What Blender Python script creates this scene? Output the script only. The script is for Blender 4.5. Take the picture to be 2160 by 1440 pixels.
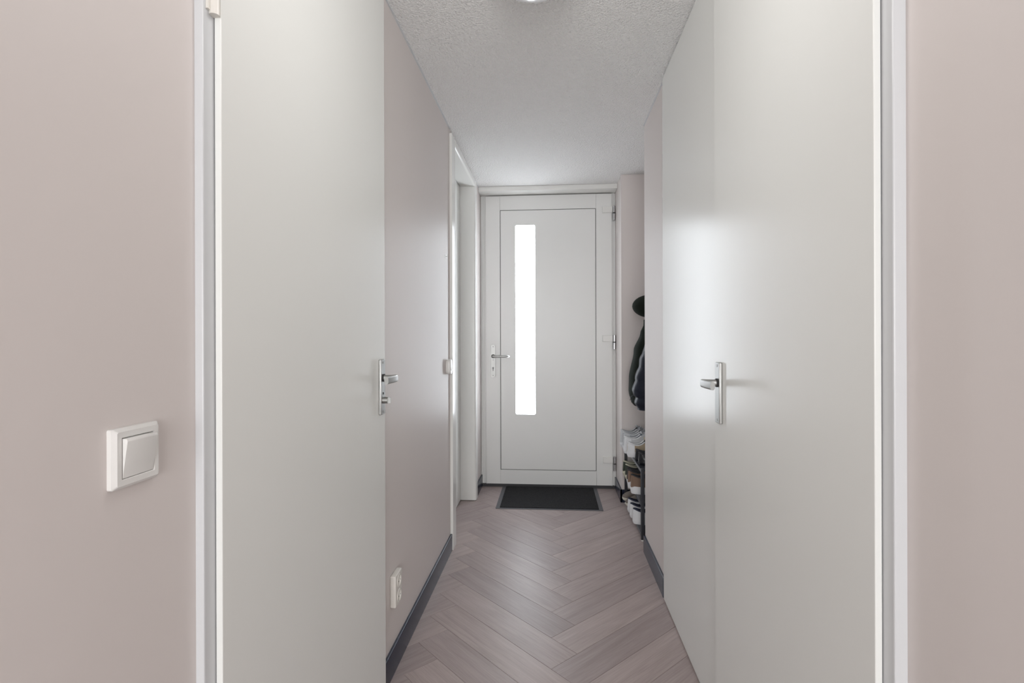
import bpy, bmesh, math, random
from mathutils import Vector, Matrix

# ------------------------------------------------------------------ clear
for o in list(bpy.data.objects):
    bpy.data.objects.remove(o, do_unlink=True)
scene = bpy.context.scene
COL = scene.collection
PI = math.pi
random.seed(7)

# ------------------------------------------------------------------ camera
cam_data = bpy.data.cameras.new('camera')
cam = bpy.data.objects.new('camera', cam_data)
COL.objects.link(cam)
cam_data.sensor_width = 36.0
cam_data.lens = 1100.0 / 2160.0 * 36.0
cam_data.shift_y = -8.0 / 2160.0
cam_data.clip_start = 0.02
yaw = math.atan(85.0 / 1100.0)
cam.matrix_world = (Matrix.Translation((0, 0, 1.21)) @ Matrix.Rotation(yaw, 4, 'Z')
                    @ Matrix.Rotation(PI / 2, 4, 'X') @ Matrix.Rotation(-0.003, 4, 'Z'))
scene.camera = cam

# ------------------------------------------------------------------ view, world, lights
vs = scene.view_settings
vs.view_transform = 'Standard'
vs.look = 'None'
vs.gamma = 1.0
vs.use_curve_mapping = False
vs.exposure = 0.84
world = bpy.data.worlds.new('overcast_sky')
scene.world = world
world.use_nodes = True
bg = world.node_tree.nodes['Background']
bg.inputs[0].default_value = (0.86, 0.93, 1.0, 1)
bg.inputs[1].default_value = 1.0


def area(name, loc, direction, sx, sy, power, color):
    ld = bpy.data.lights.new(name, 'AREA')
    ld.shape = 'RECTANGLE'
    ld.size = sx
    ld.size_y = sy
    ld.energy = power
    ld.color = color
    lo = bpy.data.objects.new(name, ld)
    COL.objects.link(lo)
    lo.location = loc
    lo.rotation_euler = Vector(direction).to_track_quat('-Z', 'Y').to_euler()
    return lo


# daylight through the big windows of the living room behind the camera
area('living_room_window_daylight', (0.0, -4.35, 1.35), (0, 1, 0), 3.4, 2.1, 130, (0.97, 0.99, 1.0))
# fill light added above the view to brighten the corridor, no fixture
pl_ = bpy.data.lights.new('hall_fill_light', 'POINT')
pl_.energy = 2.75
pl_.color = (1.0, 0.985, 0.965)
pl_.shadow_soft_size = 0.13
po_ = bpy.data.objects.new('hall_fill_light', pl_)
COL.objects.link(po_)
po_.location = (-0.03, 1.00, 2.03)
PANE_STRENGTH = 7.4

# ------------------------------------------------------------------ materials


def new_mat(name):
    m = bpy.data.materials.new(name)
    m.use_nodes = True
    return m, m.node_tree, m.node_tree.nodes['Principled BSDF']


def mat(name, color, rough=0.5, metal=0.0, spec=0.5, bump=0.0, bscale=200.0, bdist=0.002,
        vary=0.0, vscale=4.0, coat=0.0, sheen=0.0, detail=3.0):
    m, nt, p = new_mat(name)
    p.inputs['Base Color'].default_value = (*color, 1)
    p.inputs['Roughness'].default_value = rough
    p.inputs['Metallic'].default_value = metal
    p.inputs['Specular IOR Level'].default_value = spec
    p.inputs['Coat Weight'].default_value = coat
    p.inputs['Sheen Weight'].default_value = sheen
    tc = nt.nodes.new('ShaderNodeTexCoord')
    if vary > 0:
        n = nt.nodes.new('ShaderNodeTexNoise')
        n.inputs['Scale'].default_value = vscale
        n.inputs['Detail'].default_value = 4
        nt.links.new(tc.outputs['Object'], n.inputs['Vector'])
        r = nt.nodes.new('ShaderNodeMix')
        r.data_type = 'RGBA'
        r.inputs[6].default_value = (*[c * (1 - vary) for c in color], 1)
        r.inputs[7].default_value = (*[min(1, c * (1 + vary)) for c in color], 1)
        nt.links.new(n.outputs['Fac'], r.inputs[0])
        nt.links.new(r.outputs[2], p.inputs['Base Color'])
    if bump > 0:
        n = nt.nodes.new('ShaderNodeTexNoise')
        n.inputs['Scale'].default_value = bscale
        n.inputs['Detail'].default_value = detail
        nt.links.new(tc.outputs['Object'], n.inputs['Vector'])
        b = nt.nodes.new('ShaderNodeBump')
        b.inputs['Strength'].default_value = bump
        b.inputs['Distance'].default_value = bdist
        nt.links.new(n.outputs['Fac'], b.inputs['Height'])
        nt.links.new(b.outputs['Normal'], p.inputs['Normal'])
    return m


PINK = mat('blush_wall_paint', (0.735, 0.68, 0.66), 0.46, spec=0.27, bump=0.25, bscale=90, bdist=0.0006, vary=0.02, vscale=1.5)
CEIL = mat('ceiling_stipple', (0.93, 0.915, 0.90), 0.85, spec=0.3, bump=1.0, bscale=130, bdist=0.013, detail=2.0)
DOORP = mat('satin_white_door_paint', (0.84, 0.845, 0.82), 0.27, spec=0.2, bump=0.08, bscale=60, bdist=0.0005, vary=0.01, vscale=2)
FRAMEP = mat('gloss_white_frame_paint', (0.84, 0.835, 0.81), 0.22, spec=0.4)
LIGHTFR = mat('bright_white_frame_paint', (0.66, 0.67, 0.685), 0.3, spec=0.3)
UPVC = mat('white_entrance_door', (0.84, 0.84, 0.825), 0.30, spec=0.3, vary=0.012, vscale=3)
GROOVE = mat('dark_rubber_seal', (0.03, 0.03, 0.032), 0.6)  # also the painted shadow lines around the corridor door leaves
BASEM = mat('dark_blue_baseboard', (0.016, 0.022, 0.046), 0.24, spec=0.45, vary=0.1, vscale=8)
ALU = mat('brushed_aluminium', (0.44, 0.44, 0.43), 0.42, metal=1.0)
ALUD = mat('dark_gap', (0.02, 0.02, 0.02), 0.6)
STEEL = mat('hinge_steel', (0.55, 0.55, 0.56), 0.25, metal=1.0)
PLAST = mat('white_plastic', (0.80, 0.79, 0.77), 0.28, spec=0.5)
CREAM = mat('cream_plastic', (0.78, 0.75, 0.70), 0.35)
MATP = mat('black_ribbed_carpet', (0.012, 0.012, 0.014), 0.95, bump=1.0, bscale=350, bdist=0.004, vary=0.5, vscale=300)
MATE = mat('grey_rubber_edge', (0.10, 0.10, 0.11), 0.6)
RACKM = mat('black_powder_coated_steel', (0.018, 0.020, 0.028), 0.38, spec=0.6)
OPAL = mat('opal_lamp_glass', (0.86, 0.86, 0.87), 0.2, coat=0.5)
THRM = mat('dark_threshold', (0.035, 0.035, 0.038), 0.5)
SUB = mat('underlay', (0.06, 0.045, 0.04), 0.9)
GREENC = mat('dark_green_coat_cloth', (0.010, 0.014, 0.010), 0.8, spec=0.2, bump=0.3, bscale=40, bdist=0.004)
NAVYC = mat('navy_quilted_nylon', (0.007, 0.010, 0.022), 0.42, spec=0.35, bump=0.5, bscale=30, bdist=0.005)


def pane_mat():
    m, nt, p = new_mat('frosted_daylight_glass')
    p.inputs['Base Color'].default_value = (0.9, 0.92, 0.93, 1)
    p.inputs['Roughness'].default_value = 0.15
    p.inputs['Emission Color'].default_value = (0.88, 0.94, 1.0, 1)
    p.inputs['Emission Strength'].default_value = PANE_STRENGTH
    return m


PANE = pane_mat()


def wood_mat():
    m, nt, p = new_mat('grey_brown_oak_plank')
    N, L = nt.nodes, nt.links
    tc = N.new('ShaderNodeTexCoord')
    oi = N.new('ShaderNodeObjectInfo')
    off = N.new('ShaderNodeVectorMath'); off.operation = 'SCALE'
    comb = N.new('ShaderNodeCombineXYZ')
    L.new(oi.outputs['Random'], comb.inputs[0]); L.new(oi.outputs['Random'], comb.inputs[1]); L.new(oi.outputs['Random'], comb.inputs[2])
    L.new(comb.outputs[0], off.inputs[0]); off.inputs['Scale'].default_value = 37.0
    add = N.new('ShaderNodeVectorMath'); add.operation = 'ADD'
    L.new(tc.outputs['Object'], add.inputs[0]); L.new(off.outputs[0], add.inputs[1])
    mp = N.new('ShaderNodeMapping'); mp.inputs['Scale'].default_value = (2.2, 26.0, 1.0)
    L.new(add.outputs[0], mp.inputs['Vector'])
    n1 = N.new('ShaderNodeTexNoise'); n1.inputs['Scale'].default_value = 1.0; n1.inputs['Detail'].default_value = 6; n1.inputs['Distortion'].default_value = 0.9
    L.new(mp.outputs[0], n1.inputs['Vector'])
    mp2 = N.new('ShaderNodeMapping'); mp2.inputs['Scale'].default_value = (9.0, 240.0, 1.0)
    L.new(add.outputs[0], mp2.inputs['Vector'])
    n2 = N.new('ShaderNodeTexNoise'); n2.inputs['Scale'].default_value = 1.0; n2.inputs['Detail'].default_value = 4
    L.new(mp2.outputs[0], n2.inputs['Vector'])
    mp3 = N.new('ShaderNodeMapping'); mp3.inputs['Scale'].default_value = (1.6, 7.0, 1.0)
    L.new(add.outputs[0], mp3.inputs['Vector'])
    n3 = N.new('ShaderNodeTexNoise'); n3.inputs['Scale'].default_value = 1.0; n3.inputs['Detail'].default_value = 2
    L.new(mp3.outputs[0], n3.inputs['Vector'])
    r1 = N.new('ShaderNodeValToRGB')
    e = r1.color_ramp.elements
    e[0].position = 0.30; e[0].color = (0.37, 0.30, 0.285, 1)
    e[1].position = 0.70; e[1].color = (0.45, 0.375, 0.362, 1)
    L.new(n1.outputs['Fac'], r1.inputs[0])
    r2 = N.new('ShaderNodeValToRGB')
    r2.color_ramp.elements[0].position = 0.36; r2.color_ramp.elements[0].color = (0.80, 0.78, 0.77, 1)
    r2.color_ramp.elements[1].position = 0.55; r2.color_ramp.elements[1].color = (1, 1, 1, 1)
    L.new(n2.outputs['Fac'], r2.inputs[0])
    mul = N.new('ShaderNodeMix'); mul.data_type = 'RGBA'; mul.blend_type = 'MULTIPLY'; mul.inputs[0].default_value = 0.55
    L.new(r1.outputs[0], mul.inputs[6]); L.new(r2.outputs[0], mul.inputs[7])
    tint = N.new('ShaderNodeMix'); tint.data_type = 'RGBA'; tint.blend_type = 'MULTIPLY'; tint.inputs[0].default_value = 1.0
    rt = N.new('ShaderNodeValToRGB')
    rt.color_ramp.elements[0].color = (0.84, 0.83, 0.84, 1)
    rt.color_ramp.elements[1].color = (1.12, 1.12, 1.11, 1)
    L.new(oi.outputs['Random'], rt.inputs[0])
    L.new(mul.outputs[2], tint.inputs[6]); L.new(rt.outputs[0], tint.inputs[7])
    hs = N.new('ShaderNodeHueSaturation')
    mr = N.new('ShaderNodeMapRange'); mr.inputs[3].default_value = 0.92; mr.inputs[4].default_value = 1.10
    L.new(n3.outputs['Fac'], mr.inputs[0]); L.new(mr.outputs[0], hs.inputs['Value'])
    L.new(tint.outputs[2], hs.inputs['Color'])
    L.new(hs.outputs[0], p.inputs['Base Color'])
    p.inputs['Roughness'].default_value = 0.42
    p.inputs['Specular IOR Level'].default_value = 0.5
    b = N.new('ShaderNodeBump'); b.inputs['Strength'].default_value = 0.12; b.inputs['Distance'].default_value = 0.001
    L.new(n2.outputs['Fac'], b.inputs['Height']); L.new(b.outputs[0], p.inputs['Normal'])
    return m


WOOD = wood_mat()

# ------------------------------------------------------------------ mesh helpers


def link(name, bm, m, parent=None, smooth=False, bevel=0.0, seg=2, angle=35, mats=None):
    if bevel > 0:
        bmesh.ops.bevel(bm, geom=list(bm.edges), offset=bevel, segments=seg, profile=0.5, affect='EDGES', clamp_overlap=True)
    bmesh.ops.recalc_face_normals(bm, faces=bm.faces)
    me = bpy.data.meshes.new(name)
    bm.to_mesh(me)
    bm.free()
    if mats:
        for x in mats:
            me.materials.append(x)
    else:
        me.materials.append(m)
    if bevel > 0 and not smooth:
        angle = 20
    if smooth or bevel > 0:
        for p in me.polygons:
            p.use_smooth = True
        me.set_sharp_from_angle(angle=math.radians(angle))
    o = bpy.data.objects.new(name, me)
    COL.objects.link(o)
    if parent is not None:
        o.parent = parent
    return o


def box(bm, x0, x1, y0, y1, z0, z1):
    vs_ = [bm.verts.new((x, y, z)) for x in (x0, x1) for y in (y0, y1) for z in (z0, z1)]
    q = [(0, 1, 3, 2), (4, 6, 7, 5), (0, 4, 5, 1), (2, 3, 7, 6), (0, 2, 6, 4), (1, 5, 7, 3)]
    fs = [bm.faces.new([vs_[i] for i in f]) for f in q]
    return vs_, fs


def B(*args):
    bm = bmesh.new()
    for a in args:
        box(bm, *a)
    return bm


def tube(bm, pts, r, n=10, closed_ends=True, flat=1.0):
    """sweep a circle (or a flattened one) along pts; r scalar or list"""
    pts = [Vector(p) for p in pts]
    rings = []
    up = Vector((0, 0, 1))
    for i, p in enumerate(pts):
        a = pts[max(i - 1, 0)]
        b = pts[min(i + 1, len(pts) - 1)]
        t = (b - a).normalized()
        u = up if abs(t.dot(up)) < 0.95 else Vector((1, 0, 0))
        s = t.cross(u).normalized()
        w = s.cross(t).normalized()
        rr = r[i] if isinstance(r, (list, tuple)) else r
        rings.append([bm.verts.new(p + s * (rr * math.cos(2 * PI * k / n)) * flat + w * (rr * math.sin(2 * PI * k / n))) for k in range(n)])
    for a, b in zip(rings, rings[1:]):
        for k in range(n):
            bm.faces.new((a[k], a[(k + 1) % n], b[(k + 1) % n], b[k]))
    if closed_ends:
        bm.faces.new(rings[0][::-1])
        bm.faces.new(rings[-1])
    return bm


def loft(bm, rings, cap0=True, cap1=True, closed=True):
    vr = [[bm.verts.new(p) for p in ring] for ring in rings]
    n = len(vr[0])
    for a, b in zip(vr, vr[1:]):
        for k in range(n if closed else n - 1):
            bm.faces.new((a[k], a[(k + 1) % n], b[(k + 1) % n], b[k]))
    if cap0:
        bm.faces.new(vr[0][::-1])
    if cap1:
        bm.faces.new(vr[-1])
    return bm


def prism(bm, poly, axis, a0, a1):
    """extrude a 2D polygon along axis 'x','y' or 'z'"""
    def P(u, v, a):
        return {'x': (a, u, v), 'y': (u, a, v), 'z': (u, v, a)}[axis]
    r0 = [bm.verts.new(P(u, v, a0)) for u, v in poly]
    r1 = [bm.verts.new(P(u, v, a1)) for u, v in poly]
    n = len(poly)
    bm.faces.new(r0[::-1])
    bm.faces.new(r1)
    for k in range(n):
        bm.faces.new((r0[k], r0[(k + 1) % n], r1[(k + 1) % n], r1[k]))
    return bm


def rrect(u0, u1, v0, v1, r, n=5):
    out = []
    for cx, cy, a0 in ((u1 - r, v1 - r, 0), (u0 + r, v1 - r, 90), (u0 + r, v0 + r, 180), (u1 - r, v0 + r, 270)):
        for k in range(n + 1):
            a = math.radians(a0 + 90 * k / n)
            out.append((cx + r * math.cos(a), cy + r * math.sin(a)))
    return out


def empty(name, loc=(0, 0, 0)):
    o = bpy.data.objects.new(name, None)
    COL.objects.link(o)
    o.location = loc
    o.empty_display_size = 0.05
    bpy.context.view_layer.update()
    return o


def tag(o, label=None, cat=None, group=None, kind=None):
    if label:
        o['label'] = label
    if cat:
        o['category'] = cat
    if group:
        o['group'] = group
    if kind:
        o['kind'] = kind
    return o


def keep(o, parent):
    """parent o (built in world coordinates) keeping its place"""
    o.parent = parent
    o.matrix_parent_inverse = Matrix.Translation(-Vector(parent.location))
    return o


def L_(name, bm, m, parent, **k):
    """link built in world coordinates under a located empty"""
    o = link(name, bm, m, None, **k)
    keep(o, parent)
    return o


def cut(o, cutter_bm):
    me = bpy.data.meshes.new('cut')
    bmesh.ops.recalc_face_normals(cutter_bm, faces=cutter_bm.faces)
    cutter_bm.to_mesh(me)
    c = bpy.data.objects.new('cut', me)
    COL.objects.link(c)
    md = o.modifiers.new('b', 'BOOLEAN')
    md.operation = 'DIFFERENCE'
    md.object = c
    md.solver = 'EXACT'
    bpy.context.view_layer.update()
    dg = bpy.context.evaluated_depsgraph_get()
    nm = bpy.data.meshes.new_from_object(o.evaluated_get(dg))
    o.modifiers.clear()
    o.data = nm
    bpy.data.objects.remove(c, do_unlink=True)
    bpy.data.meshes.remove(me)


# ------------------------------------------------------------------ room constants
XL, XR = -0.582, 0.520          # corridor wall faces
CH = 2.405                      # ceiling height
YN0, YN1, XN = 2.99, 3.885, 0.87  # coat niche
YD = 4.25                       # front door frame plane
YB = -1.2                       # where the hallway opens to the living room


def structure(name, bm, m, **k):
    o = link(name, bm, m, **k)
    o['kind'] = 'structure'
    return o


# left wall: opening for the far door between y 2.94 and 3.92
structure('wall_left', B((XL - .14, XL, YB, 2.955, 0, CH), (XL - .14, XL, 3.905, YD + .14, 0, CH), (XL - .14, XL, 2.955, 3.905, 2.36, CH)), PINK)
structure('wall_right', B((XR, XR + .10, YB, YN0, 0, CH)), PINK)
structure('wall_niche', B((XR + .10, XN + .10, YN0 - .10, YN0, 0, CH), (XN, XN + .10, YN0, YN1, 0, CH),
                          (0.507, XN + .10, YN1, YD + .14, 0, CH)), PINK)
structure('wall_front', B((XL, 0.507, YD + .07, YD + .14, 0, CH)), PINK)
structure('ceiling', B((-2.2, 2.2, -4.6, YD + .14, CH, CH + .12)), CEIL)
# living room shell behind the camera
structure('wall_living_room', B((-2.2, XL - .14, YB - .1, YB, 0, CH), (XR + .10, 2.2, YB - .1, YB, 0, CH),
                                (-2.3, -2.2, -4.6, YB, 0, CH), (2.2, 2.3, -4.6, YB, 0, CH),
                                (-2.2, 2.2, -4.7, -4.6, 0, CH)), PINK)
# thin acrylic seam along wall tops
structure('trim_1', B((XL, XL + .005, YB, 2.94, CH - .006, CH)), LIGHTFR)
structure('trim_2', B((XL, XL + .005, 3.92, 4.10, CH - .006, CH)), LIGHTFR)
structure('trim_3', B((XR - .005, XR, 2.46, YN0, CH - .006, CH)), LIGHTFR)

# ------------------------------------------------------------------ floor: herringbone planks
floor = structure('floor', B((-2.2, 2.2, -4.6, YD + .14, -0.06, -0.004)), SUB)
PW, PL = 0.1405, 0.745
X0, Y0 = 0.0915, 2.406
S = 1 / math.sqrt(2)


def clip(poly, x0, x1, y0, y1):
    for ax, lim, sgn in ((0, x0, 1), (0, x1, -1), (1, y0, 1), (1, y1, -1)):
        out = []
        for i in range(len(poly)):
            a, b = poly[i], poly[(i + 1) % len(poly)]
            da, db = sgn * (a[ax] - lim), sgn * (b[ax] - lim)
            if da >= 0:
                out.append(a)
            if (da >= 0) != (db >= 0):
                t = da / (da - db)
                out.append((a[0] + (b[0] - a[0]) * t, a[1] + (b[1] - a[1]) * t))
        poly = out
        if len(poly) < 3:
            return []
    return poly


def plank_mesh(poly):
    """poly in the plank's own coordinates: top with a tiny chamfer, sides"""
    bm = bmesh.new()
    cx = sum(p[0] for p in poly) / len(poly)
    cy = sum(p[1] for p in poly) / len(poly)
    g, c = 0.0004, 0.0007

    def ins(p, d):
        sx = -d if p[0] > cx else d
        sy = -d if p[1] > cy else d
        return (p[0] + sx, p[1] + sy)
    top = [bm.verts.new((*ins(p, g + c), 0)) for p in poly]
    mid = [bm.verts.new((*ins(p, g), -c)) for p in poly]
    bot = [bm.verts.new((*ins(p, g), -0.006)) for p in poly]
    n = len(poly)
    bm.faces.new(top)
    for a, b in ((mid, top), (bot, mid)):
        for k in range(n):
            bm.faces.new((a[k], a[(k + 1) % n], b[(k + 1) % n], b[k]))
    bmesh.ops.recalc_face_normals(bm, faces=bm.faces)
    me = bpy.data.meshes.new('plank')
    bm.to_mesh(me)
    bm.free()
    me.materials.append(WOOD)
    return me


full_mesh = None
FX0, FX1, FY0, FY1 = -0.705, 0.865, YB, YD + .06
for strip in range(-2, 3):
    for i in range(-30, 20):
        for kind in (0, 1):
            u0 = i * PW + strip * PL - (PW if kind else 0)
            v0 = i * PW - strip * PL
            du, dv = (PW, PL) if kind else (PL, PW)
            corners = [(u0, v0), (u0 + du, v0), (u0 + du, v0 + dv), (u0, v0 + dv)]
            wpoly = [(X0 + (u - v) * S, Y0 + (u + v) * S) for u, v in corners]
            cl = clip(wpoly, FX0, FX1, FY0, FY1)
            if not cl:
                continue
            area2 = abs(sum(cl[k][0] * cl[(k + 1) % len(cl)][1] - cl[(k + 1) % len(cl)][0] * cl[k][1] for k in range(len(cl)))) / 2
            if area2 < 0.0015:
                continue
            # local frame: x along the plank, y across
            if kind == 0:
                org, ang = wpoly[0], math.radians(45)
            else:
                org, ang = wpoly[1], math.radians(135)
            ca, sa = math.cos(-ang), math.sin(-ang)
            loc = [((x - org[0]) * ca - (y - org[1]) * sa, (x - org[0]) * sa + (y - org[1]) * ca) for x, y in cl]
            whole = abs(area2 - PL * PW) < 1e-5
            if whole:
                if full_mesh is None:
                    full_mesh = plank_mesh([(0, 0), (PL, 0), (PL, PW), (0, PW)])
                me = full_mesh
            else:
                me = plank_mesh(loc)
            o = bpy.data.objects.new('plank', me)
            COL.objects.link(o)
            o.parent = floor
            o.location = (org[0], org[1], 0)
            o.rotation_euler = (0, 0, ang)

# ------------------------------------------------------------------ baseboards (flat board, small chamfered top)


def baseboard(name, x, side, y0, y1, h=0.093, t=0.011):
    s = side  # +1: room lies towards +x
    prof = [(x, 0.0005), (x + s * t, 0.0005), (x + s * t, h - .003), (x + s * (t - .0009), h - .0009), (x + s * (t - .003), h), (x, h)]
    bm = bmesh.new()
    prism(bm, prof, 'y', y0, y1)
    return structure(name, bm, BASEM, smooth=True, angle=50)


baseboard('baseboard_left', XL, 1, 1.735, 2.938)
baseboard('baseboard_front_left', XL, 1, 3.922, YD - .02)
baseboard('baseboard_right', XR, -1, 2.468, YN0)
baseboard('baseboard_front_right', 0.507, -1, YN1 - .011, YD - .02)
bm = bmesh.new()
box(bm, 0.496, XN, YN1 - .011, YN1, 0.0005, .093)
structure('baseboard_niche', bm, BASEM)

# ------------------------------------------------------------------ interior doors along the corridor


def lever(parent, x, side, y, z, toward, m=ALU):
    """neck out of the plate, elbow, grip running along y; side +1 = out towards +x"""
    s = side
    bm = bmesh.new()
    pts = [(x, y, z), (x + s * .030, y, z)]
    R = .016
    for k in range(1, 7):
        a = PI / 2 * k / 6
        pts.append((x + s * (.030 + R * math.sin(a)), y + toward * R * (1 - math.cos(a)), z))
    pts.append((x + s * .047, y + toward * .06, z))
    pts.append((x + s * .044, y + toward * .105, z))
    rr = [.0095, .0095] + [.0095] * 6 + [.0095, .0095]
    # oval grip: taller than thick
    prev = None
    rings = []
    for i, p in enumerate(pts):
        p = Vector(p)
        a = Vector(pts[max(i - 1, 0)]); b = Vector(pts[min(i + 1, len(pts) - 1)])
        t = (b - a).normalized()
        sd = t.cross(Vector((0, 0, 1))).normalized()
        f = min(1, i / 5)
        rw = .0095 * (1 - f) + .0065 * f
        rh = .0095 * (1 - f) + .0115 * f
        rings.append([p + sd * rw * math.copysign(abs(math.cos(q)) ** .7, math.cos(q)) + Vector((0, 0, 1)) * rh * math.copysign(abs(math.sin(q)) ** .7, math.sin(q))
                      for q in [2 * PI * k / 16 for k in range(16)]])
    loft(bm, rings)
    o = link('lever', bm, m, None, smooth=True, angle=50)
    return o


def screw(x, side, y, z, r=.0035, m=ALU):
    bm = bmesh.new()
    tube(bm, [(x, y, z), (x + side * .0012, y, z)], r, 12)
    return link('screw', bm, m, None, smooth=True)


def plate_set(door, x, side, yc, z0, z1, zl, toward, turn):
    t = .009
    bm = B((min(x, x + side * t), max(x, x + side * t), yc - .021, yc + .021, z0, z1))
    pl = L_('handle_plate', bm, ALU, door, bevel=.0025, seg=2)
    xf = x + side * t
    bm = bmesh.new()
    tube(bm, [(xf - side * .002, yc, zl), (xf + side * .004, yc, zl)], .0125, 20)
    c = link('collar', bm, ALUD, None, smooth=True); c.parent = pl
    c.matrix_parent_inverse = pl.matrix_parent_inverse @ Matrix() if False else Matrix()
    for o in [c]:
        o.location = (0, 0, 0)
    lv = lever(None, xf, side, yc, zl, toward)
    parts = [c, lv, screw(xf, side, yc, z0 + .010), screw(xf, side, yc, z1 - .010)]
    if turn:
        bm = bmesh.new()
        tube(bm, [(xf, yc, zl - .072), (xf + side * .016, yc, zl - .072)], .0105, 20)
        box(bm, min(xf + side * .010, xf + side * .024), max(xf + side * .010, xf + side * .024), yc - .002, yc + .002, zl - .081, zl - .063)
        parts.append(link('thumb_turn', bm, ALU, None, smooth=True))
        bm = bmesh.new()
        tube(bm, [(xf - side * .001, yc, zl - .050), (xf + side * .0008, yc, zl - .050)], .004, 12)
        parts.append(link('lock_hole', bm, ALUD, None, smooth=True))
    for o in parts:
        o.parent = pl      # both parents sit at the world origin chain (door empty offset handled below)
        o.matrix_parent_inverse = Matrix.Identity(4)
        o.matrix_parent_inverse = (pl.parent.matrix_world @ pl.matrix_parent_inverse).inverted() if pl.parent else Matrix.Identity(4)
    return pl


def side_door(name, x_wall, side, y_out, y_in, y_leaf1, x_frame, x_leaf, plate_y, zc, turn, label):
    """overlay door lying proud in a steel frame; side +1 = corridor lies towards +x"""
    d = empty(name, (x_wall, y_out, 0))
    d['kind'] = 'structure'
    d['label'] = label
    lo, hi = sorted((x_wall - side * .03, x_frame))
    bm = bmesh.new()
    box(bm, lo, hi, y_out, y_in + .03, 0, 2.375)
    box(bm, lo, hi, y_leaf1 - .03, y_leaf1 + .010, 0, 2.375)
    box(bm, lo, hi, y_in + .03, y_leaf1 - .03, 2.335, 2.375)
    fr = L_('door_frame', bm, LIGHTFR, d, bevel=.0025, seg=2)
    lo, hi = sorted((x_frame + side * .0012, x_leaf))
    bm = B((lo, hi, y_in, y_leaf1, .010, 2.355))
    L_('door_leaf', bm, DOORP, d, bevel=.0018, seg=2)
    # shadow line at the leaf edge, put in as a dark sheet behind it
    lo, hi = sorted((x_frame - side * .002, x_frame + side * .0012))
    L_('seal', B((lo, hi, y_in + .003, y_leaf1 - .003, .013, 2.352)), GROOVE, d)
    # hinges: knuckles on the seam
    for zh in (.25, 1.795):
        bm = bmesh.new()
        xk = x_frame + side * .006
        tube(bm, [(xk, y_in - .006, zh - .045), (xk, y_in - .006, zh + .045)], .0085, 14)
        box(bm, min(x_frame, x_frame + side * .004), max(x_frame, x_frame + side * .004), y_in - .020, y_in - .004, zh - .040, zh + .040)
        L_('hinge', bm, CREAM, d, smooth=True)
    plate_set(d, x_leaf, side, plate_y, zc - .118, zc + .060, zc, -1, turn)
    return d


side_door('door_1', XL, 1, .810, .838, 1.697, -0.568, -0.555, 1.652, 1.081, True,
          'plain off-white door in the left wall nearest the camera, with a thumb turn below its lever')
side_door('door_2', XR, -1, .810, .836, 1.622, 0.502, 0.490, 1.570, 1.076, False,
          'plain off-white door in the right wall nearest the camera, lever on a blank plate')

# tall cupboard door further along the right wall, full height
cd = empty('door_3', (XR, 1.70, 0)); cd['kind'] = 'structure'
cd['label'] = 'full-height off-white cupboard door in the right wall, hinged at its far edge'
L_('door_leaf', B((0.5085, 0.5195, 1.66, 2.452, .006, 2.400)), DOORP, cd, bevel=.0015)
for z0, z1 in ((.223, .290), (1.783, 1.856), (1.991, 2.057)):
    bm = bmesh.new()
    tube(bm, [(.514, 2.4575, z0), (.514, 2.4575, z1)], .0045, 12)
    h = L_('hinge', bm, mat('dark_hinge', (.10, .09, .08), .4, metal=.6) if 'dark_hinge' not in bpy.data.materials else bpy.data.materials['dark_hinge'], cd, smooth=True)

# far left door: deep rounded jambs, leaf set back
d4 = empty('door_4', (XL, 2.94, 0)); d4['kind'] = 'structure'
d4['label'] = 'off-white door set back in a deep rounded frame in the left wall near the entrance'


def jamb_poly(y0, y1, x0, x1, r, which):
    """plan outline; which corner(s) at x1 rounded"""
    pts = [(x0, y0)]
    if 'a' in which:
        pts += [(x1 - r + r * math.sin(q), y0 + r - r * math.cos(q)) for q in [PI / 2 * k / 8 for k in range(9)]]
    else:
        pts += [(x1, y0)]
    if 'b' in which:
        pts += [(x1 - r + r * math.cos(q), y1 - r + r * math.sin(q)) for q in [PI / 2 * k / 8 for k in range(9)]]
    else:
        pts += [(x1, y1)]
    pts += [(x0, y1)]
    return pts


bm = bmesh.new()
prism(bm, jamb_poly(2.94, 3.045, -0.735, -0.567, .014, 'b'), 'z', 0, 2.378)
L_('door_jamb', bm, FRAMEP, d4, smooth=True, angle=40)
bm = bmesh.new()
prism(bm, jamb_poly(3.840, 3.920, -0.735, -0.567, .014, 'a'), 'z', 0.004, 2.378)
L_('door_jamb', bm, FRAMEP, d4, smooth=True, angle=40)
bm = bmesh.new()
prof = [(-0.735, 2.335), (-0.581, 2.335)] + [(-0.567 - .014 + .014 * math.sin(q), 2.335 + .014 - .014 * math.cos(q)) for q in [PI / 2 * k / 6 for k in range(1, 7)]] + [(-0.567, 2.378), (-0.735, 2.378)]
prism(bm, prof, 'y', 3.045, 3.840)
L_('door_head', bm, FRAMEP, d4, smooth=True, angle=40)
L_('door_leaf', B((-0.720, -0.682, 3.048, 3.837, .008, 2.332)), DOORP, d4, bevel=.001)
L_('door_stop_shadow', B((-0.7205, -0.6835, 3.8365, 3.8398, .004, 2.3345), (-0.7205, -0.6835, 3.048, 3.837, 2.3318, 2.3348)), GROOVE, d4)  # dark strips painted in as the shadow line along the stop
# lever on the far door, behind the near jamb
plate = L_('handle_plate', B((-0.682, -0.675, 3.09, 3.125, .95, 1.13)), ALU, d4, bevel=.002)

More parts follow.
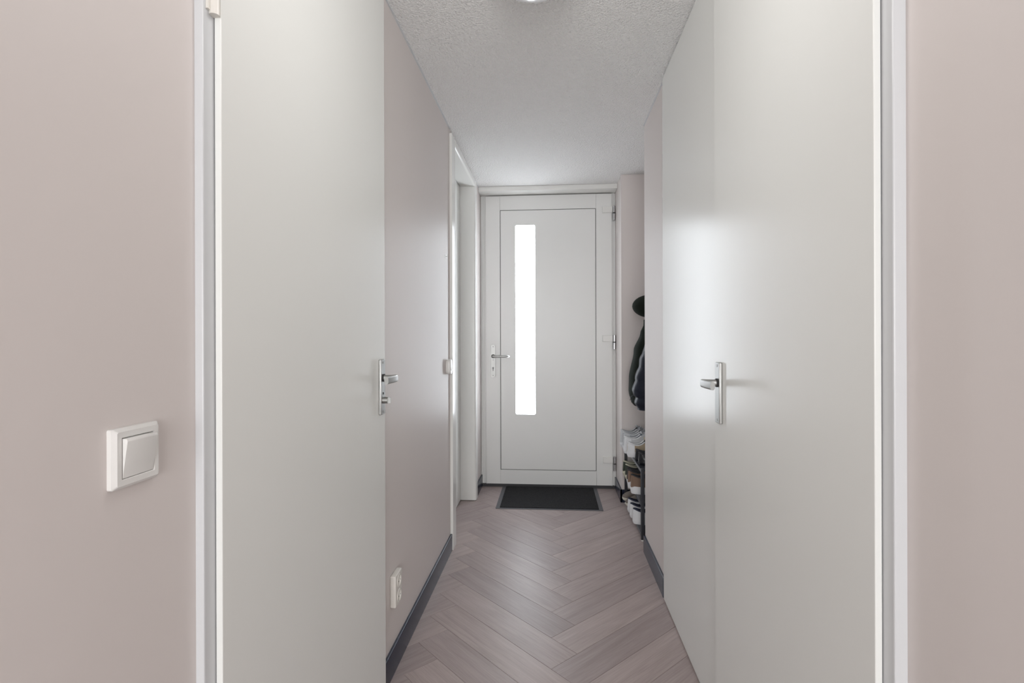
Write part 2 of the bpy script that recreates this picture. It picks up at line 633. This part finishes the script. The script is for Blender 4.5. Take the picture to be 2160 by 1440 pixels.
# ------------------------------------------------------------------ front door
fd = empty('door_5', (-0.03, YD, 0)); fd['kind'] = 'structure'
fd['label'] = 'white entrance door with a tall narrow frosted pane and three hinges on its right'
FXL, FXR = XL, 0.507
YF = YD - .005     # frame face
bm = bmesh.new()
box(bm, FXL + .001, FXL + .046, YF, YD + .065, 0, CH - .002)
box(bm, FXR - .034, FXR - .001, YF, YD + .065, 0, CH - .002)
box(bm, FXL + .046, FXR - .034, YF, YD + .065, 2.372, CH - .002)
L_('door_frame', bm, UPVC, fd, bevel=.003)
bm = bmesh.new()   # thin beads on the frame
box(bm, FXL + .001, FXL + .012, YF - .010, YF, 0, 2.365)
box(bm, FXL + .022, FXL + .030, YF - .004, YF, 0.02, 2.365)
box(bm, FXR - .012, FXR - .001, YF - .010, YF, 0, 2.365)
L_('frame_bead', bm, UPVC, fd, bevel=.0015)
# header board under the ceiling
structure('trim_4', B((FXL + .001, FXR - .001, 4.10, YF + .03, 2.368, CH - .0005)), FRAMEP, bevel=.0012)
LX0, LX1, LZ0, LZ1 = -0.540, 0.478, 0.022, 2.362
PX0, PX1, PZ0, PZ1 = -0.422, 0.351, 0.138, 2.246
YLF = YD - .028    # leaf face
for nm, b in (('stile', (LX0, PX0, PZ0, PZ1)), ('stile', (PX1, LX1, PZ0, PZ1))):
    L_(nm, B((b[0], b[1], YLF, YD + .04, LZ0, LZ1)), UPVC, fd, bevel=.0025)
for z0, z1 in ((LZ0, PZ0), (PZ1, LZ1)):
    L_('rail', B((PX0 + .0004, PX1 - .0004, YLF, YD + .04, z0, z1)), UPVC, fd, bevel=.001)
L_('seal', B((PX0, PX1, YLF + .008, YLF + .012, PZ0, PZ1)), GROOVE, fd)
g = .0045
panel = link('panel', B((PX0 + g, PX1 - g, YLF + .001, YD + .03, PZ0 + g, PZ1 - g)), UPVC, None)
cb = bmesh.new()
prism(cb, rrect(-0.2965, -0.1365, 0.588, 2.122, .012), 'y', YLF - .1, YD + .2)
cut(panel, cb)
keep(panel, fd)
bm = [o for o in fd.children if o.name.startswith('seal')][0]
cb = bmesh.new()
prism(cb, rrect(-0.2965, -0.1365, 0.588, 2.122, .012), 'y', YLF - .1, YD + .2)
cut(bm, cb)
bm = bmesh.new()
prism(bm, rrect(-0.2975, -0.1355, 0.587, 2.123, .012), 'y', YLF + .006, YLF + .014)
L_('glass_pane', bm, PANE, fd)
# bevelled lip round the pane
bm = bmesh.new()
prism(bm, rrect(-0.3015, -0.1315, 0.583, 2.127, .016), 'y', YLF - .0008, YLF + .004)
lip = link('glazing_bead', bm, UPVC, None)
cb = bmesh.new()
prism(cb, rrect(-0.2965, -0.1365, 0.588, 2.122, .012), 'y', YLF - .1, YD + .2)
cut(lip, cb)
keep(lip, fd)
# handle set of the front door
bm = bmesh.new()
prism(bm, rrect(-0.4965, -0.4630, 0.888, 1.153, .0165, 8), 'y', YLF - .008, YLF)
hp = L_('handle_plate', bm, ALU, fd, smooth=True, angle=40)
HPI = hp.matrix_parent_inverse.copy()


def sub(o, p):
    o.parent = p
    bpy.context.view_layer.update()
    o.matrix_parent_inverse = p.matrix_world.inverted()
    return o


yh = YLF - .008
bm = bmesh.new()
tube(bm, [(-.480, yh, 1.060), (-.480, yh - .006, 1.060)], .0155, 20)
sub(link('collar', bm, ALUD, None, smooth=True), hp)
bm = bmesh.new()
pts = [(-.480, yh, 1.06), (-.480, yh - .034, 1.06), (-.478, yh - .042, 1.06), (-.470, yh - .047, 1.06), (-.44, yh - .048, 1.06), (-.375, yh - .048, 1.06), (-.362, yh - .046, 1.06), (-.352, yh - .036, 1.06), (-.350, yh - .022, 1.06)]
tube(bm, pts, [.010] * 4 + [.0095] * 5, 16)
sub(link('lever', bm, ALU, None, smooth=True, angle=50), hp)
for zz, rr in ((1.137, .0045), (.904, .0045), (1.030, .0035)):
    bm = bmesh.new()
    tube(bm, [(-.480, yh, zz), (-.480, yh - .001, zz)], rr, 12)
    sub(link('screw', bm, mat('screw_dark', (.18, .18, .18), .4, metal=.8) if 'screw_dark' not in bpy.data.materials else bpy.data.materials['screw_dark'], None), hp)
bm = bmesh.new()
tube(bm, [(-.480, yh, .965), (-.480, yh - .0015, .965)], .0075, 14)
box(bm, -.484, -.476, yh - .0015, yh, .942, .965)
sub(link('key_cylinder', bm, bpy.data.materials['screw_dark'], None), hp)
# hinges
for zt in (2.257, 1.228, .258):
    bm = B((.402, .480, YLF - .016, YLF, zt - .050, zt - .003), (.4005, .4815, YLF - .003, YLF, zt - .0525, zt - .0005))
    hg = L_('hinge', bm, FRAMEP, fd, bevel=.002)
    bm = bmesh.new()
    tube(bm, [(.494, YLF - .012, zt - .052), (.494, YLF - .012, zt)], .0125, 18)
    sub(link('hinge_barrel', bm, STEEL, None, smooth=True), hg)
    bm = bmesh.new()
    tube(bm, [(.494, YLF - .012, zt - .060), (.494, YLF - .012, zt - .052)], .0110, 18)
    sub(link('hinge_ring', bm, ALUD, None, smooth=True), hg)
    bm = bmesh.new()
    tube(bm, [(.494, YLF - .012, zt - .112), (.494, YLF - .012, zt - .060)], .0125, 18)
    sub(link('hinge_barrel', bm, STEEL, None, smooth=True), hg)
L_('threshold', B((FXL + .012, FXR - .012, YLF - .004, YD + .06, 0.0005, .020)), THRM, fd, bevel=.001)
L_('draught_strip', B((LX0 + .01, LX1 - .01, YLF - .003, YLF + .01, .0185, .024)), GROOVE, fd)

# ------------------------------------------------------------------ ceiling lamp
lamp = tag(empty('ceiling_lamp', (-0.055, 1.628, CH)), 'round white opal glass dome lamp on the stippled ceiling', 'lamp')
bm = bmesh.new()
tube(bm, [(0, 0, 0), (0, 0, -.022)], .155, 48)
for v in bm.verts:
    pass
link('lamp_base', bm, PLAST, lamp, smooth=True)
bm = bmesh.new()
rings = []
for k in range(13):
    a = PI / 2 * k / 12
    r = .150 * math.cos(a) ** .75 if k < 12 else .002
    z = -.020 - .082 * math.sin(a)
    rings.append([(r * math.cos(2 * PI * j / 48), r * math.sin(2 * PI * j / 48), z) for j in range(48)])
loft(bm, rings)
link('lamp_shade', bm, OPAL, lamp, smooth=True, angle=60)

# ------------------------------------------------------------------ light switch on the near left wall
sw = tag(empty('light_switch', (XL, .680, 1.050)), 'white square rocker light switch on the pink wall at the left', 'switch')


def frame_ring(x0, x1, yc, zc, ho, hi):
    """chamfered square surround made of profile loops"""
    bm = bmesh.new()
    loops = [(x0, ho), (x0 + (x1 - x0) * .55, ho), (x1, ho - .0045), (x1, hi + .0012), (x1 - .0012, hi), (x0, hi)]
    rings = []
    for x, h in loops:
        rings.append([(x, p[0], p[1]) for p in rrect(yc - h, yc + h, zc - h, zc + h, .0030 if h > .035 else .0012, 4)])
    vr = [[bm.verts.new(p) for p in r] for r in rings]
    n = len(vr[0])
    for a, b in zip(vr, vr[1:]):
        for k in range(n):
            bm.faces.new((a[k], a[(k + 1) % n], b[(k + 1) % n], b[k]))
    return bm


link('switch_plate', frame_ring(0, .011, 0, 0, .0405, .0275), PLAST, sw, smooth=True, angle=30)
bm = bmesh.new()  # rocker: tilted wedge, lower half pressed in
hw = .0268
prof = [(.001, -hw), (.0105, -hw), (.0105, -hw + .001), (.0175, hw - .004), (.0165, hw - .0005), (.001, hw)]
v0 = [bm.verts.new((x, -hw, z)) for x, z in prof]
v1 = [bm.verts.new((x, hw, z)) for x, z in prof]
bm.faces.new(v0[::-1]); bm.faces.new(v1)
for k in range(len(prof)):
    bm.faces.new((v0[k], v0[(k + 1) % len(prof)], v1[(k + 1) % len(prof)], v1[k]))
link('rocker', bm, PLAST, sw, bevel=.0009, seg=2)
link('gap', B((0, .004, -.0275, .0275, -.0275, .0275)), mat('switch_gap', (.22, .21, .2), .8), sw)

# ------------------------------------------------------------------ wall socket low on the left wall
so = tag(empty('wall_socket', (XL, 1.865, 0.300)), 'white surface-mounted double wall socket low beside the near left door', 'socket')
SW_, SH_ = .040, .057
bm = B((0, .022, -SW_, SW_, -SH_, SH_))
body = link('socket_body', bm, CREAM, so, bevel=.005, seg=3)
for zz in (.027, -.027):
    bm = bmesh.new()
    rr = []
    for x, r in ((.0222, .0235), (.0240, .0230), (.0240, .0200), (.0222, .0195), (.0130, .0190), (.0130, .001)):
        rr.append([(x, r * math.cos(2 * PI * k / 28), zz + r * math.sin(2 * PI * k / 28)) for k in range(28)])
    loft(bm, rr, cap0=False)
    link('socket_cup', bm, CREAM, so, smooth=True, angle=40)
    for yy in (-.0095, .0095):
        bm = bmesh.new()
        tube(bm, [(.0242, yy, zz), (.0246, yy, zz)], .0026, 10)
        link('pin_hole', bm, ALUD, so)
# open the body where the cups sit
cb = bmesh.new()
for zz in (.027, -.027):
    tube(cb, [(.0125, 0, zz), (.05, 0, zz)], .0232, 28)
bo = body
bo.parent = None
cut(bo, cb)
bo.parent = so

# ------------------------------------------------------------------ rounded wall sensor and a tiny wall plug
se = tag(empty('door_chime', (XL, 2.853, 1.050)), 'small rounded white door chime on the left wall before the far door frame', 'chime')
bm = bmesh.new()
loopsR = []
for x, k in ((0, .92), (.006, 1.0), (.020, 1.0), (.024, .93), (.025, .80)):
    loopsR.append([(x, p[0] * k, p[1] * k) for p in rrect(-.030, .030, -.042, .042, .022, 8)])
loft(bm, loopsR)
link('chime_cover', bm, PLAST, se, smooth=True, angle=60)
bm = bmesh.new()
loft(bm, [[(x, p[0], p[1] - .012) for p in rrect(-.008, .008, -.008, .008, .0075, 5)] for x in (.0245, .0275)])
link('push_button', bm, FRAMEP, se, smooth=True)
wp = tag(empty('wall_hook', (XL, 2.822, 1.658)), 'tiny white adhesive hook on the left wall above the door chime', 'hook')
bm = B((0, .002, -.008, .008, -.008, .008))
tube(bm, [(.001, 0, 0), (.010, 0, -.004), (.012, 0, .003)], .002, 8)
link('hook_body', bm, PLAST, wp, bevel=.0005)

# ------------------------------------------------------------------ doormat
dm = tag(empty('doormat', (-0.03, 3.93, 0)), 'black entrance doormat with a grey rubber border before the white front door', 'doormat')
MX0, MX1, MY0, MY1 = -.405, .352, 3.672, 4.215
bm = bmesh.new()
prism(bm, rrect(MX0, MX1, MY0, MY1, .006), 'z', .0005, .003)
keep(link('rubber_edge', bm, MATE, None), dm)
bm = bmesh.new()
# pile surface: fine grid with small random relief
nx, ny = 150, 90
ax0, ax1, ay0, ay1 = MX0 + .028, MX1 - .028, MY0 + .016, MY1 - .002
gv = [[bm.verts.new((ax0 + (ax1 - ax0) * i / nx, ay0 + (ay1 - ay0) * j / ny, .003 if (i in (0, nx) or j in (0, ny)) else .0065 + random.random() * .0022)) for j in range(ny + 1)] for i in range(nx + 1)]
for i in range(nx):
    for j in range(ny):
        bm.faces.new((gv[i][j], gv[i + 1][j], gv[i + 1][j + 1], gv[i][j + 1]))
keep(link('carpet_pile', bm, MATP, None), dm)

# ------------------------------------------------------------------ shoe rack in the niche
RX0, RX1, RY0, RY1 = .522, .800, 3.140, 3.862
rk = tag(empty('shoe_rack', (.66, 3.5, 0)), 'black metal three-tier shoe rack in the niche behind the right wall', 'shoe rack')
for x in (RX0 + .010, RX1 - .010):
    for y in (RY0 + .010, RY1 - .010):
        lg = keep(link('leg', B((x - .010, x + .010, y - .010, y + .010, .008, .432)), RACKM, None, bevel=.002), rk)
        bm = bmesh.new()
        tube(bm, [(x, y, 0.0005), (x, y, .012)], .010, 12)
        sub(link('foot', bm, PLAST, None, smooth=True), lg)
SHZ = (.422, .222, .042)
for z in SHZ:
    bm = bmesh.new()
    box(bm, RX0 + .003, RX1 - .003, RY0 + .021, RY1 - .021, z - .003, z)
    sh = keep(link('shelf', bm, RACKM, None), rk)
    bm = bmesh.new()
    box(bm, RX0, RX0 + .004, RY0 + .020, RY1 - .020, z - .014, z + .002)
    sub(link('shelf_lip', bm, mat('rack_lip', (.10, .11, .13), .3, metal=.5) if 'rack_lip' not in bpy.data.materials else bpy.data.materials['rack_lip'], None, bevel=.0008), sh)

# ------------------------------------------------------------------ shoes
SM = {}


def cm(key, color, rough=.6, **k):
    if key not in SM:
        SM[key] = mat('shoe_' + key, color, rough, **k)
    return SM[key]


WHITE_ = cm('white', (.74, .75, .77), .5)
OFFW = cm('off_white', (.62, .60, .52), .6)
GREY_ = cm('grey_mesh', (.34, .35, .37), .8, bump=.3, bscale=300, bdist=.001)
LGREY = cm('light_grey', (.55, .56, .58), .6)
SLATE = cm('slate_blue', (.16, .19, .23), .7)
SAND = cm('sand_suede', (.42, .34, .24), .85, bump=.2, bscale=200)
BLACK_ = cm('black_leather', (.012, .014, .018), .22)
DGREEN = cm('dark_green', (.035, .045, .032), .7)
CREAMS = cm('cream_sole', (.60, .58, .46), .6)
DBROWN = cm('dark_brown', (.045, .030, .028), .6)
BROWN = cm('brown_suede', (.22, .145, .105), .85, bump=.2, bscale=200)
TAUPE = cm('taupe_felt', (.18, .15, .13), .9, bump=.3, bscale=250)
BEIGE = cm('beige_lining', (.50, .43, .37), .9)
NAVY_ = cm('navy', (.025, .032, .06), .6)
DARKIN = cm('dark_lining', (.05, .05, .055), .9)


def smooth01(t):
    t = max(0, min(1, t))
    return t * t * (3 - 2 * t)


def shoe(label, upper, sole, lining, lace, length=.285, width=.098, heel=.075, solh=.028, flare=0.0, patch=None, mule=False, group=None, rim=None):
    """heel at x=0, toe at x=length, centred on y=0, standing on z=0"""
    root = tag(empty('mule' if mule else 'shoe'), label, 'slipper' if mule else 'shoe', group)
    Lh = length

    def hw(t):      # half width of the sole outline
        e = (1 - abs(2 * t - 1) ** 3.2) ** (1 / 2.2)
        return width / 2 * e * (.80 + .20 * smooth01((t - .25) / .35))
    NS = 26
    # sole
    bm = bmesh.new()
    outer = []
    for k in range(NS + 1):
        t = .5 - .5 * math.cos(PI * k / NS)
        outer.append((t * Lh, max(hw(t), .0)))
    out2 = [(x, y) for x, y in outer] + [(x, -y) for x, y in outer[-2:0:-1]]

    def ring(scale, z, shift=0):
        res = []
        for x, y in out2:
            zz = z + .012 * smooth01((x / Lh - .78) / .22)      # toe spring
            if z > 0.001:
                zz += .004 * smooth01((.35 - x / Lh) / .3) * 1
            res.append((Lh / 2 + (x - Lh / 2) * scale + shift, y * scale, zz))
        return res
    rings = [ring(.965, 0), ring(1.0 + flare, solh * .25), ring(1.01 + flare, solh * .6), ring(.985, solh), ring(.93, solh + .001)]
    loft(bm, rings)
    link('sole', bm, sole, root, smooth=True, angle=50)
    # upper
    bm = bmesh.new()
    secs = []
    NT = 30
    open_end = .50 if not mule else .0
    start = 0.0 if not mule else .40
    for k in range(NT + 1):
        t = start + (1 - start) * (.5 - .5 * math.cos(PI * (k + .0) / NT))
        t = min(max(t, .004), .996)
        w = max(hw(t) * .955, .004)
        # rim / ridge height
        if mule:
            h = .082 - .050 * smooth01((t - .42) / .58)
        elif t < .50:
            h = heel - .020 * math.sin(PI * min(1, t / .46)) ** 1.3 + .020 * smooth01((t - .30) / .20)
        else:
            h = (heel + .016) - (heel + .016 - .038) * smooth01((t - .46) / .42)
        e = .55 + .45 * min(1, min(t, 1 - t) * 9)
        h = solh + h * (e if t > .5 else (.86 + .14 * e))
        xb = t * Lh
        xlean = 0.006 * (1 - smooth01(t / .12))
        if mule:
            o = 0.0
        else:
            o = w * .58 * smooth01(t / .07) * (1 - smooth01((t - (open_end - .10)) / .12))
        zb = solh - .004 + .012 * smooth01((t - .78) / .22)
        half = [(w, zb), (w * 1.0, zb + (h - zb) * .30), (w * .93, zb + (h - zb) * .60), (max(w * .74, o + .003), zb + (h - zb) * .88), (max(w * .40, o + .001), h),
                (o, h - .001), (o * .92, h - (h - zb) * .35 * (1 if o > .002 else .02)), (o * .8, zb + .008 if o > .002 else h - .001), (0, zb + .008 if o > .002 else h - .0005)]
        xs = [xb + xlean * (i / 4 if i < 5 else 1) for i in range(9)]
        sec = [(xs[i], half[i][0], half[i][1]) for i in range(9)] + [(xs[i], -half[i][0], half[i][1]) for i in range(7, -1, -1)]
        secs.append(sec)
    vr = [[bm.verts.new(p) for p in s_] for s_ in secs]
    n = len(vr[0])
    for a, b in zip(vr, vr[1:]):
        for q in range(n - 1):
            f = bm.faces.new((a[q], a[q + 1], b[q + 1], b[q]))
            f.material_index = 1 if 5 <= q <= n - 7 and a[8].co.z < solh + .02 else 0
            if patch and f.material_index == 0 and a[0].co.x < Lh * .13:
                f.material_index = 2
    bm.faces.new(vr[0][::-1]); bm.faces.new(vr[-1])
    mats = [upper, lining, patch or upper]
    u = link('upper', bm, upper, root, smooth=True, angle=70, mats=mats)
    # rolled collar
    if not mule:
        bm = bmesh.new()
        edge_a = [s_[4] for s_ in secs if s_[4][0] < Lh * .44]
        edge_b = [s_[-5] for s_ in secs if s_[-5][0] < Lh * .44]
        path = [Vector(p) for p in edge_a[::-1]] + [Vector(p) for p in edge_b]
        tube(bm, path, .0045, 8)
        link('collar', bm, rim or (lining if patch is None else patch), root, smooth=True)
        # tongue
        bm = bmesh.new()
        t0 = []
        for k in range(6):
            q = k / 5
            x = Lh * (.56 - .16 * q)
            z = solh + heel * .95 + .028 * q
            wv = width * (.20 + .06 * q)
            t0.append([(x, wv * c, z + .006 * (1 - c * c)) for c in (-1, -.5, 0, .5, 1)] + [(x - .004, wv * c, z - .004 + .006 * (1 - c * c)) for c in (1, .5, 0, -.5, -1)])
        loft(bm, t0)
        link('tongue', bm, upper, root, smooth=True)
        if lace:
            bm = bmesh.new()
            for k in range(5):
                x = Lh * (.50 + .052 * k)
                z = solh + (heel + .016) - (heel + .016 - .038) * smooth01((x / Lh - .46) / .42) + .003
                tube(bm, [(x, -width * .24, z - .012), (x, -width * .10, z - .001), (x, 0, z + .002), (x, width * .10, z - .001), (x, width * .24, z - .012)], .0028, 6)
            link('laces', bm, lace, root, smooth=True)
    else:
        bm = bmesh.new()
        rr = [p for p in secs[0][0:9]] + [p for p in secs[0][9:]]
        tube(bm, [(p[0], p[1], p[2]) for i, p in enumerate(secs[0]) if i not in (6, 7, 9, 10)], .005, 8)
        link('cuff', bm, lining, root, smooth=True)
    return root


def copy_shoe(src, label, group=None):
    r = src.copy()
    COL.objects.link(r)
    r['label'] = label
    for ch in src.children:
        c = ch.copy()
        COL.objects.link(c)
        c.parent = r
    return r


def put(o, x, y, z, rz=0.0, tilt=0.0):
    o.location = (x, y, z + .0006)
    o.rotation_euler = (0, tilt, math.radians(rz))


zt, zm, zb = SHZ
# top shelf, far to near
s = shoe('light grey mesh sneaker at the far end of the rack top, against the niche wall', GREY_, WHITE_, DARKIN, WHITE_, heel=.092, solh=.036, patch=LGREY, length=.29)
put(s, .484, 3.803, zt, 3)
put(copy_shoe(s, 'light grey mesh sneaker second from the niche wall on the rack top'), .488, 3.700, zt, -2)
s = shoe('white sneaker with slate blue lining, third from the niche wall on the rack top', LGREY, WHITE_, SLATE, WHITE_, heel=.085, solh=.034, patch=WHITE_, length=.29)
put(s, .482, 3.600, zt, 2)
s = shoe('sand suede sneaker with a white heel, nearest of the pale shoes on the rack top', SAND, WHITE_, DARKIN, OFFW, heel=.064, solh=.034, patch=WHITE_, length=.285)
put(s, .490, 3.498, zt, -1)
s = shoe('black leather shoe on the rack top, beside the sand suede sneaker', BLACK_, BLACK_, DARKIN, BLACK_, heel=.055, solh=.020, length=.28, width=.092)
put(s, .524, 3.385, zt, 1)
put(copy_shoe(s, 'black leather shoe on the rack top, nearest the camera-side leg'), .528, 3.285, zt, -1)
# middle shelf
s = shoe('dark green sneaker with cream sole at the far end of the middle rack shelf', DGREEN, CREAMS, DARKIN, CREAMS, heel=.072, solh=.034, rim=CREAMS)
put(s, .500, 3.790, zm, 2)
s2 = copy_shoe(s, 'dark green sneaker with cream sole second from the far end of the middle shelf')
put(s2, .503, 3.690, zm, -1)
s = shoe('dark brown shoe with a white sole in the middle of the middle rack shelf', DBROWN, WHITE_, DARKIN, DBROWN, heel=.080, solh=.030)
put(s, .500, 3.585, zm, 1)
s = shoe('brown suede sneaker with thick white sole on the middle shelf beside the dark brown shoe', BROWN, WHITE_, DARKIN, WHITE_, heel=.078, solh=.044)
put(s, .490, 3.475, zm, -2)
put(copy_shoe(s, 'brown suede sneaker with thick white sole on the middle shelf nearest the front leg'), .492, 3.360, zm, 1)
# bottom shelf
s = shoe('taupe felt slipper with beige cuff at the far end of the bottom rack shelf', TAUPE, OFFW, BEIGE, None, mule=True, solh=.024, width=.104, length=.275)
s.location = (.770, 3.770, zb + .0006); s.rotation_euler = (0, 0, PI)
s2 = copy_shoe(s, 'taupe felt slipper with beige cuff second from the far end of the bottom shelf')
s2.location = (.774, 3.650, zb + .0006); s2.rotation_euler = (0, 0, PI + .03)
s = shoe('white and navy sneaker on the bottom rack shelf beside the taupe slippers', WHITE_, WHITE_, NAVY_, WHITE_, heel=.066, solh=.030, rim=NAVY_)
put(s, .498, 3.540, zb, 1)
put(copy_shoe(s, 'white and navy sneaker on the bottom rack shelf, middle one of three'), .498, 3.435, zb, -1)
put(copy_shoe(s, 'white and navy sneaker on the bottom rack shelf nearest the front leg'), .500, 3.330, zb, 1)

# ------------------------------------------------------------------ coats on a hook rail
hr = tag(empty('hook_rail', (XN, 3.50, 1.56)), 'black coat hook rail on the niche wall above the shoe rack', 'hook rail')
link('rail', B((-.012, 0, -.30, .30, -.02, .02)), RACKM, hr, bevel=.002)
for y in (-.12, .10):
    bm = bmesh.new()
    tube(bm, [(-.012, y, 0), (-.05, y, -.010), (-.075, y, -.004), (-.085, y, .018)], .005, 10)
    link('hook', bm, RACKM, hr, smooth=True)


def interp(tab, z):
    if z >= tab[0][0]:
        return tab[0][1]
    for (za, a), (zb_, b) in zip(tab, tab[1:]):
        if z >= zb_:
            t = smooth01((za - z) / (za - zb_))
            return a + (b - a) * t
    return tab[-1][1]


def hanging(tab_left, xr_, yc, tab_ry, z1, z0, nz, quilt=0.0, pitch=.075, seed=0, folds=3, foldamp=.012):
    rnd = random.Random(seed)
    ph_ = [rnd.random() * 6.28 for _ in range(4)]
    rings = []
    for k in range(nz + 1):
        z = z1 + (z0 - z1) * k / nz
        xl = interp(tab_left, z)
        rx = (xr_ - xl) / 2
        cx = (xr_ + xl) / 2
        ry = interp(tab_ry, z)
        q = quilt * (abs(math.sin(PI * z / pitch)) ** .6 - 1)
        ring = []
        for j in range(40):
            a = 2 * PI * j / 40
            f = foldamp * (math.sin(folds * a + ph_[0] + z * 3) * .6 + math.sin((folds + 2) * a + ph_[1] - z * 5) * .4) * smooth01((z1 - z) * 4)
            f *= abs(math.sin(a)) ** .5
            c, s_ = math.cos(a), math.sin(a)
            ring.append((cx + (rx + q) * math.copysign(abs(c) ** .85, c), yc + (ry + q + f) * math.copysign(abs(s_) ** .85, s_), z))
        rings.append(ring)
    bm = bmesh.new()
    loft(bm, rings)
    return bm


# green coat
gc = tag(empty('coat', (.72, 3.62, 1.40)), 'dark green hooded coat hanging in the niche, behind the navy jacket', 'coat')
tabL = [(1.30, .622), (1.24, .600), (1.12, .556), (.93, .523), (.84, .521), (.76, .540), (.74, .56)]
keep(link('body', hanging(tabL, .850, 3.62, [(1.30, .04), (1.15, .10), (.80, .12), (.74, .11)], 1.33, .745, 30, seed=3), GREENC, None, smooth=True, angle=80), gc)
rings = []
for k in range(15):
    a = PI * k / 14
    r = math.sin(a) ** .7 if 0 < k < 14 else .04
    z = 1.434 + .078 * math.cos(a)
    rings.append([(.665 + .012 * math.cos(a * 2) + r * .108 * math.cos(2 * PI * j / 24), 3.62 + r * .075 * math.sin(2 * PI * j / 24), z + .012 * math.cos(2 * PI * j / 24)) for j in range(24)])
bm = bmesh.new(); loft(bm, rings)
keep(link('hood', bm, GREENC, None, smooth=True, angle=80), gc)
bm = bmesh.new()
tube(bm, [(.70, 3.62, 1.37), (.73, 3.62, 1.33), (.75, 3.62, 1.28)], [.05, .055, .06], 16)
tube(bm, [(.78, 3.62, 1.44), (.785, 3.62, 1.50), (.79, 3.61, 1.555)], .005, 8)
keep(link('collar', bm, GREENC, None, smooth=True), gc)
bm = bmesh.new()
tube(bm, [(.70, 3.72, 1.27), (.655, 3.735, 1.15), (.64, 3.74, 1.0), (.65, 3.74, .86), (.66, 3.735, .80)], [.05, .055, .052, .046, .040], 16)
keep(link('sleeve', bm, GREENC, None, smooth=True), gc)

# navy puffer
nc = tag(empty('jacket', (.72, 3.40, 1.40)), 'navy quilted puffer jacket hanging in front of the green coat', 'jacket')
tabN = [(1.26, .640), (1.17, .590), (1.06, .555), (.935, .524), (.87, .508), (.84, .512), (.83, .532), (.79, .523), (.755, .540)]
keep(link('body', hanging(tabN, .848, 3.39, [(1.26, .05), (1.10, .09), (.80, .10), (.74, .09)], 1.34, .748, 60, quilt=.006, pitch=.085, seed=9, foldamp=.008), NAVYC, None, smooth=True, angle=60), nc)
bm = bmesh.new()
tube(bm, [(.72, 3.39, 1.32), (.73, 3.39, 1.38), (.74, 3.395, 1.43)], [.06, .055, .045], 16)
tube(bm, [(.77, 3.39, 1.42), (.78, 3.385, 1.50), (.79, 3.382, 1.555)], .004, 8)
keep(link('collar', bm, NAVYC, None, smooth=True), nc)
bm = bmesh.new()
pts = [(.70, 3.29, 1.24), (.665, 3.285, 1.12), (.645, 3.285, 1.0), (.64, 3.29, .90), (.645, 3.29, .84)]
pp, rr = [], []
for i in range(41):
    t = i / 40 * 4
    j = min(int(t), 3)
    f = t - j
    p = Vector(pts[j]).lerp(Vector(pts[j + 1]), f)
    pp.append(p)
    rr.append((.050 - .003 * t) + .006 * (abs(math.sin(PI * p.z / .075)) - .6))
tube(bm, pp, rr, 16)
keep(link('sleeve', bm, NAVYC, None, smooth=True, angle=60), nc)
bm = bmesh.new()
tube(bm, [(.520, 3.39, .842), (.510, 3.385, .838), (.500, 3.385, .826), (.495, 3.385, .808)], .0028, 8)
keep(link('drawcord', bm, RACKM, None, smooth=True), nc)
